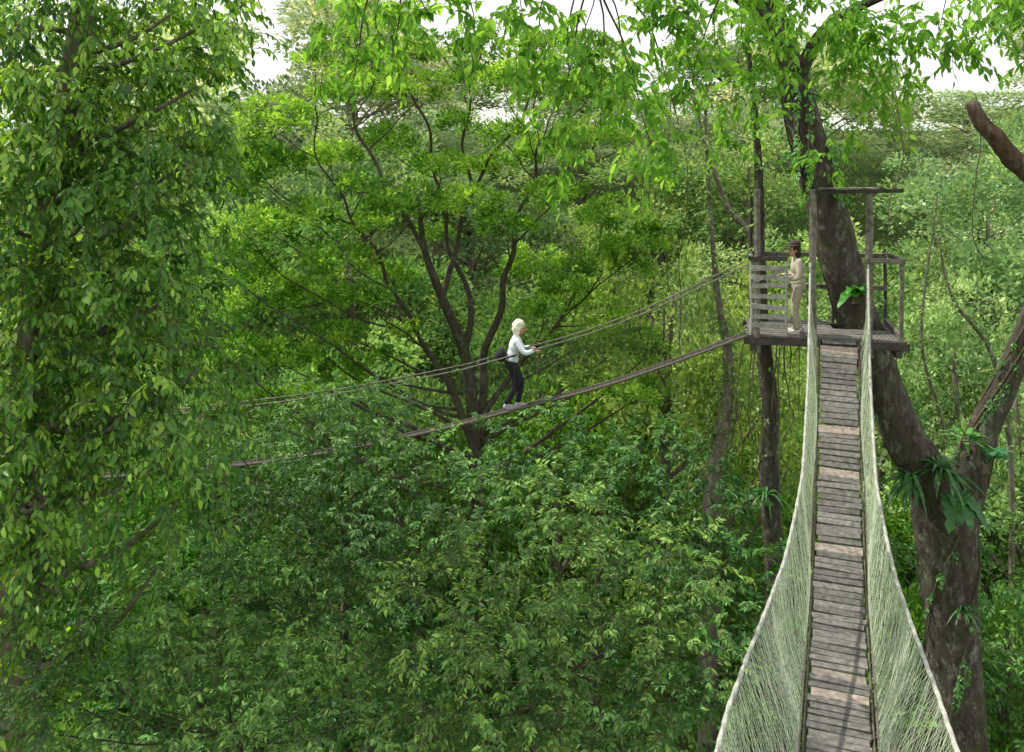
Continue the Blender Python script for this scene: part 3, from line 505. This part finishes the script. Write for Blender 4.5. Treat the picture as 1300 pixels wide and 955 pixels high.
puff_crown(rg,T,mbp,lobes,M['leaf_mid'],24,28,.17,.12,.065,shell=.86,zmin=-.15,flat=.6,lv=.26,upb=1.2)
# --- background prototypes
def proto(seed,H,R,mat,nl=13,dens=6,per=24,L=.30,Wd=.15,style='round',rad=.5):
    rg=np.random.default_rng(seed); T=empty('forest_tree',(0,0,0),'x','tree'); lobes=[]
    P,Rr=spath([(0,0,-.5),(.3,.1,H*.3),(-.1,.2,H*.6),(.1,0,H*.85)],[.32,.25,.18,.05],6); a=MB(); a.tube(P,Rr,9,noise=.05); a.build('trunk',M['bark_far'],T,np.zeros(3),True); a=MB()
    for k in range(nl):
        if style=='round': d=usph(rg,1)[0]*rg.uniform(.4,1)**.5; c=np.array([d[0]*R*.75,d[1]*R*.75,H*.66+d[2]*H*.28]); r=R*rg.uniform(.2,.42); rr=(r,r,r*.75)
        else: th=rg.uniform(0,6.28); q=rg.uniform(.2,1.)*R*.7; z=rg.uniform(.3,.93); c=np.array([math.cos(th)*q,math.sin(th)*q,H*z]); r=R*rg.uniform(.18,.36); rr=(r,r,r*.85)
        lobes.append((c,rr)); branch_to(a,P,Rr,c,.02,rg,5,.5,.1,k)
    a.build('branches',M['bark_far'],T,np.zeros(3),True)
    puff_crown(rg,T,np.zeros(3),lobes,M[mat],dens,per,rad,L,Wd,shell=.75,zmin=-.5 if style=='round' else -.5,flat=.8,upb=.8,lv=.28); return T
protos=[proto(101,16,4.3,'leaf_far',16,7,30,.22,.12),proto(102,16,3.8,'leaf_far',19,7,30,.22,.12),proto(103,16,4.6,'leaf_far',17,5,24,.34,.15),proto(104,16,4.4,'leaf_vine',24,7,28,.17,.10,'vine',.38),proto(105,16,4.0,'leaf_vine',26,8,28,.16,.09,'vine',.34),proto(106,16,4.0,'leaf_mid',16,7,26,.22,.12)]
usedp=set()
def place(pi,x,y,z,s,rz,tone,label,group):
    src=protos[pi]
    if pi in usedp:
        T=src.copy(); COL.objects.link(T)
        ch=[]
        for c in src.children:
            n=c.copy(); COL.objects.link(n); n.parent=T; ch.append(n)
    else: T=src; usedp.add(pi); ch=list(src.children)
    T.location=(x,y,z); T.rotation_euler=(0,0,rz); T.scale=(s[0],s[0],s[1]); T['label']=label; T['category']='tree'
    if group:T['group']=group
    elif 'group' in T: del T['group']
    for c in ch:
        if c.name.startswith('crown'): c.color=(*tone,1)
rg=np.random.default_rng(77)
rows=[(21,560,3.8,'u'),(26,490,4.8,'u'),(32,390,5.8,'n'),(40,260,6.8,'n'),(50,140,8,'f'),(64,60,9.5,'h'),(82,0,11.5,'h')]
lab={'u':('shaded forest tree low among the trunks below the bridges','shaded trees low below the bridges'),'n':('green forest tree standing close behind the spreading tree','green trees close behind the spreading tree'),'f':('sunlit forest tree on the slope behind','sunlit trees on the slope'),'h':('pale hazy tree far up the forested hillside','pale trees far up the hillside')}
for Yr,top,step,kd in rows:
    half=(740/F)*Yr; x=-half*(.75 if kd in 'nfh' else 1)
    while x<half:
        xx=x+rg.uniform(-.3,.3)*step; yy=Yr+rg.uniform(-.1,.1)*Yr*.6; px=650+xx/yy*F; tp=top+rg.uniform(-60,60)
        if 290<px<440 and Yr>45: tp=max(tp,85+rg.uniform(-15,30))
        if 1190<px<1290 and Yr>45: tp=max(tp,115)
        if kd=='u' and px>930 and yy<24: tp=max(tp,700)
        if kd=='u' and px>1000 and yy>=24: tp=max(tp,560)
        if 640<px<930 and 30<Yr<45: tp+=rg.uniform(0,60)
        gz=float(ground_z(xx,yy)); H=CZ-(tp-HY)/F*yy-gz
        if H>5 and not (kd=='u' and Yr<24 and px<880):
            pi=int(rg.integers(0,3 if Yr>55 else 2)) if kd!='u' else int(rg.choice([0,1,5])); 
            if px>780 and kd in 'nf' and rg.random()<.5: pi=int(rg.integers(3,5))
            v=rg.uniform(.75,1.2)
            tone={'u':(.6*v,.75*v,.6*v),'n':(.9*v,.95*v,.9*v),'f':(1.3*v,1.2*v,1.7*v),'h':(2.1*v,1.6*v,3.2*v)}[kd]  # low trees darkened for shade, slope and hillside trees paled for haze
            if px>1080 and kd in 'nf': tone=(1.45*v,1.32*v,1.9*v)  # right-hand trees paled and blued, haze put into the leaf colour
            elif px>800 and kd in 'nf': tone=(1.5*v,1.35*v,1.6*v)  # trees right of centre tinted paler, haze as colour
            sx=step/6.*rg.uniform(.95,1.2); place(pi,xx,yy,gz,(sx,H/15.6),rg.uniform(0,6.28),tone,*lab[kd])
        x+=step
for k,(px,tp,Yc,pi,s) in enumerate([(850,250,27,3,1.0),(925,300,25,4,.95),(1215,330,28,4,1.05),(1290,380,26,3,.95)]):
    p=W(px,tp,Yc); place(pi,p[0],Yc,0,(s,p[2]/15.6),k*1.3,(1.3,1.2,.85) if k<2 else (1.25,1.2,1.3),['tall vine draped tree left of the platform, glowing yellow green','vine curtained tree just left of the platform posts','pale vine hung tree right of the platform','vine hung tree at the right edge beside the upright limb'][k],None)  # tint paints sun glow on the left pair, haze on the right pair
for i,src in enumerate(protos):
    if i not in usedp:
        for c in list(src.children): bpy.data.objects.remove(c)
        bpy.data.objects.remove(src)
rg=np.random.default_rng(88); m=2200; yy=rg.uniform(24,112,m); xx=rg.uniform(-.75,.75,m)*yy; cc=np.stack([xx,yy,ground_z(xx,yy)+rg.uniform(.2,2.2,m)],-1); per=28; n=m*per
d_=usph(rg,n); sz=np.repeat(.8+yy*.016,per); P=np.repeat(cc,per,0)+d_*np.array([1,1,.8])*sz[:,None]; D=d_+rg.normal(0,.4,(n,3)); N=d_*.5+np.array([0,0,1])+rg.normal(0,.4,(n,3)); hz=np.repeat(np.clip((yy-30)/150,0,.35),per)  # hz lightens leaf colour with distance as painted haze
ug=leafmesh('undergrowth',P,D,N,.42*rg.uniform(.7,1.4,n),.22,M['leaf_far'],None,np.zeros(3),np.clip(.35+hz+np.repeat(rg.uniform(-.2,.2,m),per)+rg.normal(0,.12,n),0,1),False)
ug['kind']='stuff'; ug['label']='leafy undergrowth covering the slope beneath the forest trees'; ug['category']='undergrowth'; ug.color=(1.1,1.05,1.3,1)  # bluish tint adds haze to the undergrowth colour
# --- slender trunk under the platform and bare stems
def bare(name,label,pts,mat='bark_far',n=12,twl=0,seed=0,cat='tree'):
    base=pts[0][0].copy(); T=empty(name,base,label,cat); P,R=spath([p[0] for p in pts],[p[1] for p in pts],8); a=MB(); a.tube(P,R,n,noise=.1,seed=seed); a.build('trunk',M[mat],T,base,True)
    rg=np.random.default_rng(seed+50); 
    if twl:
        O=P[rg.integers(len(P)//3,len(P),twl)]; A=rg.normal(0,1,(twl,3)); A[:,1]*=.5
        Pp,D,N,LLl,WW,rn,tw=sprays(rg,O,A,.38,7,.4,.12,.065,.3,.5,rg.uniform(-.1,.3,twl),.004); o=leafmesh('crown',Pp,D,N,LLl,WW,M['leaf_vine'],T,base,rn); link('twigs',rawmesh('twigs',tw[0]-base,tw[1]),M['twig'],o)
    return T
g0=W(985,1500,18.2); g0[2]=0
bare('slender_tree','slender flaking trunk standing directly under the left side of the platform',[(g0,.25),(W(985,900,18.1),.21),(W(983,720,18.1),.19),(W(975,600,18),.2),(W(978,520,18),.17),(W(968,430,17.9),.15),(W(965,330,17.9),.11),(W(962,200,17.9),.08),(W(950,60,17.9),.05)],'bark_plat',14,90,1)
g0=W(900,1300,21.5); g0[2]=0
bare('slender_tree','leaning trunk wrapped in vines below left of the platform',[(g0,.3),(W(900,800,21.5),.27),(W(905,620,21.5),.2),(W(918,540,21.5),.17),(W(925,460,21.4),.12),(W(912,380,21.4),.08),(W(900,250,21.3),.05),(W(895,120,21.3),.03)],'bark_far',14,300,2)
g0=W(1010,1300,20.5); g0[2]=0
bare('thin_tree','thin bare pale stem slanting up past the left platform post',[(g0,.1),(W(985,600,20.5),.09),(W(960,330,20.4),.075),(W(925,265,20.3),.065),(W(900,200,20.2),.05),(W(880,120,20.2),.03)],'bark_far',8,25,3)
g0=W(1262,1500,21); g0[2]=0
bare('thin_tree','thin pale stem standing at the right edge behind the fork',[(g0,.1),(W(1285,700,21),.07),(W(1265,470,21),.05),(W(1210,380,21),.04),(W(1190,300,21),.02)],'bark_far',8,70,4)
g0=W(1150,1400,22); g0[2]=0
bare('thin_tree','thin crooked stem between the platform and the fork',[(g0,.1),(W(1170,650,22),.08),(W(1200,560,22),.05),(W(1170,430,22),.035),(W(1190,250,22),.02)],'bark_far',8,70,5)
# --- reddish broken limb, top right
rb=np.array([8.6,11.2,0.]); T=tree('red_barked_tree','red barked tree at the right edge holding out a thick broken limb','tree',rb)
P,R=spath([rb,rb+[0,0,12],rb+[-.2,.2,20],W(1400,260,11.5),W(1410,60,11.5),W(1410,-150,11.5)],[.45,.35,.3,.26,.2,.1],8); a=MB(); a.tube(P,R,14,noise=.06); a.build('trunk',M['bark_red'],T,rb,True)
P,R=spath([W(1395,270,11.5),W(1330,238,11.4),W(1292,208,11.3),W(1265,176,11.2),W(1243,152,11.2),W(1233,130,11.2)],[.15,.13,.12,.11,.095,.08],6); a=MB(); a.tube(P,R,14,noise=.14,seed=9); a.build('broken_limb',M['bark_red'],T,rb,True)
lobes=[(W(x,y,Y),r) for x,y,Y,r in [(1290,20,11.5,.3),(1335,90,11.5,.45),(1250,5,11.8,.25),(1350,0,11.5,.6),(1300,-40,11.5,.5)]]
spray_crown(np.random.default_rng(41),T,rb,lobes,M['leaf_over'],8,3,.4,7,.5,.2,.08,.5,shell=.2,zmin=-1,out=.5,spread=.15)
# --- epiphytes
def strap_plant(name,label,c,n,Lm,wd,seed,dirs=None,droop=.7,lobed=False,tone=(1,1,1),cat='plant'):
    rg=np.random.default_rng(seed); V=[];Q=[];rn=[]; b=0; T=empty(name,c,label,cat)
    for i in range(n):
        th=rg.uniform(0,6.28) if dirs is None else rg.uniform(*dirs); el=rg.uniform(.2,1.2); L=Lm*rg.uniform(.6,1.15); w=wd*rg.uniform(.8,1.2)
        A=np.array([math.cos(th)*math.cos(el),math.sin(th)*math.cos(el),math.sin(el)]); S=nrm(np.cross(A,[0,0,1.])); m=12
        for k in range(m+1):
            t=k/m; p=A*L*t-np.array([0,0,1])*droop*L*t*t; ww=w*math.sin(min(1,t*1.15+.07)*math.pi*.9)**.7 if t<1 else .004
            if lobed: ww*= (1. if k%2 else .62)*1.5*(t>.25)+.01
            wav=.06*w*math.sin(k*2+i)
            V+= [p+S*ww/2+np.array([0,0,.18*ww+wav]),p,p-S*ww/2+np.array([0,0,.18*ww-wav])]
            if k<m: Q+=[(b+3*k,b+3*k+1,b+3*k+4,b+3*k+3),(b+3*k+1,b+3*k+2,b+3*k+5,b+3*k+4)]; rn+=[rg.uniform(.2,.8)]*2
        b+=3*(m+1)
    o=link('leaves',rawmesh('leaves',np.array(V),np.array(Q),np.array(rn)),M['leaf_epi'],T,smooth=True); o.color=(*tone,1)
    a=MB(); a.tube([(0,0,-.15),(0,0,.02)],[.10,.06],8,noise=.2); a.build('root_mass',M['twig'],T); return T
strap_plant('strap_leaf_plant','clump of dark strap shaped leaves in the crotch of the forked trunk',W(1196,600,16.95),50,.9,.075,1)
strap_plant('strap_leaf_plant','long drooping strap leaves on the left flank of the fork',W(1160,612,16.9),30,.95,.075,2,(2.2,4.6),.9)
strap_plant('philodendron','broad lobed dark leaves hanging on the front of the fork',W(1212,630,16.85),9,.7,.28,3,(4.0,5.4),1.1,True,(1.2,1.25,1.3))
strap_plant('philodendron','large bluish lobed leaf spreading at the right edge beside the rising limb',W(1250,590,16.9),6,.85,.3,4,(-.9,.3),.5,True,(1.2,1.3,1.9))
strap_plant('fern','feathery fern tuft standing on top of the right limb of the fork',W(1225,560,17.2),18,.65,.09,5,None,.5,True,(1.8,1.7,1.2))
strap_plant('climbing_plant','large glossy leaves climbing the trunk behind the platform rail',W(1088,375,16.9),12,.6,.26,6,(3.6,6.6),.7,False,(1.4,1.8,.9))
strap_plant('strap_leaf_plant','small tuft of strap leaves low on the main trunk',W(1222,775,17.2),16,.5,.05,7,(3.6,5.8))
strap_plant('strap_leaf_plant','tuft of grassy leaves on the slender trunk under the platform',W(972,630,17.7),30,.65,.05,8,None,.8,False,(1.3,1.3,1.))
# --- lianas
for i,(x,y0,y1,Y) in enumerate([(868,180,520,22),(846,120,430,23),(940,430,640,19),(955,440,700,18.5),(1000,440,600,19),(1140,100,320,19),(1240,120,330,18),(930,500,680,20)]):
    P=[W(x+6*math.sin(k*.9+i)+k*random.uniform(-1,1),y0+(y1-y0)*k/9,Y) for k in range(10)]; P,R=spath(P,[.012]*10,4); a=MB(); a.tube(P,R,6,noise=.1)
    o=a.build('liana',M['twig'],None,P[0],True); o['label']='thin brown liana hanging down among the trees'; o['category']='liana'; o['group']='lianas hanging among the trees'
# ================================================================= light, camera
w=bpy.data.worlds.new('World'); SC.world=w; w.use_nodes=True; nt=w.node_tree; nt.nodes.clear()
sk=nt.nodes.new('ShaderNodeTexSky'); sk.sky_type='NISHITA'; sk.sun_disc=False; el=math.radians(56); az=math.radians(-66); sk.sun_elevation=el; sk.sun_rotation=az; sk.dust_density=3; sk.air_density=1.
tc=nt.nodes.new('ShaderNodeTexCoord'); cn=nt.nodes.new('ShaderNodeTexNoise'); cn.inputs['Scale'].default_value=2.5; cn.inputs['Detail'].default_value=3; nt.links.new(tc.outputs['Generated'],cn.inputs[0])
cr=ramp(nt.nodes,[(.25,(.7,.7,.7)),(.6,(.96,.96,.96))]); nt.links.new(cn.outputs[0],cr.inputs[0])
mx=nt.nodes.new('ShaderNodeMix'); mx.data_type='RGBA'; nt.links.new(cr.outputs[0],mx.inputs[0]); nt.links.new(sk.outputs[0],mx.inputs[6]); mx.inputs[7].default_value=(8.9,8.9,8.8,1)
bg=nt.nodes.new('ShaderNodeBackground'); bg.inputs[1].default_value=.15; ou=nt.nodes.new('ShaderNodeOutputWorld'); nt.links.new(mx.outputs[2],bg.inputs[0]); nt.links.new(bg.outputs[0],ou.inputs[0])
sd=Vector((math.sin(az)*math.cos(el),math.cos(az)*math.cos(el),math.sin(el))); L=bpy.data.lights.new('sun','SUN'); L.energy=5; L.angle=math.radians(.6); L.color=(1,.95,.83); lo=bpy.data.objects.new('sun',L); COL.objects.link(lo); lo.rotation_euler=(-sd).to_track_quat('-Z','Y').to_euler(); lo.location=(0,0,60)
cam=bpy.data.cameras.new('camera'); co=bpy.data.objects.new('camera',cam); COL.objects.link(co); co.location=(0,0,CZ); co.rotation_euler=(math.pi/2,0,0)
cam.sensor_width=36; cam.lens=36*F/1300; cam.shift_y=-(477.5-HY)/1300; cam.clip_start=.1; cam.clip_end=5000; SC.camera=co
SC.view_settings.view_transform='Standard'; SC.view_settings.look='None'; SC.view_settings.exposure=0
print('faces',sum(len(m.polygons) for m in bpy.data.meshes))
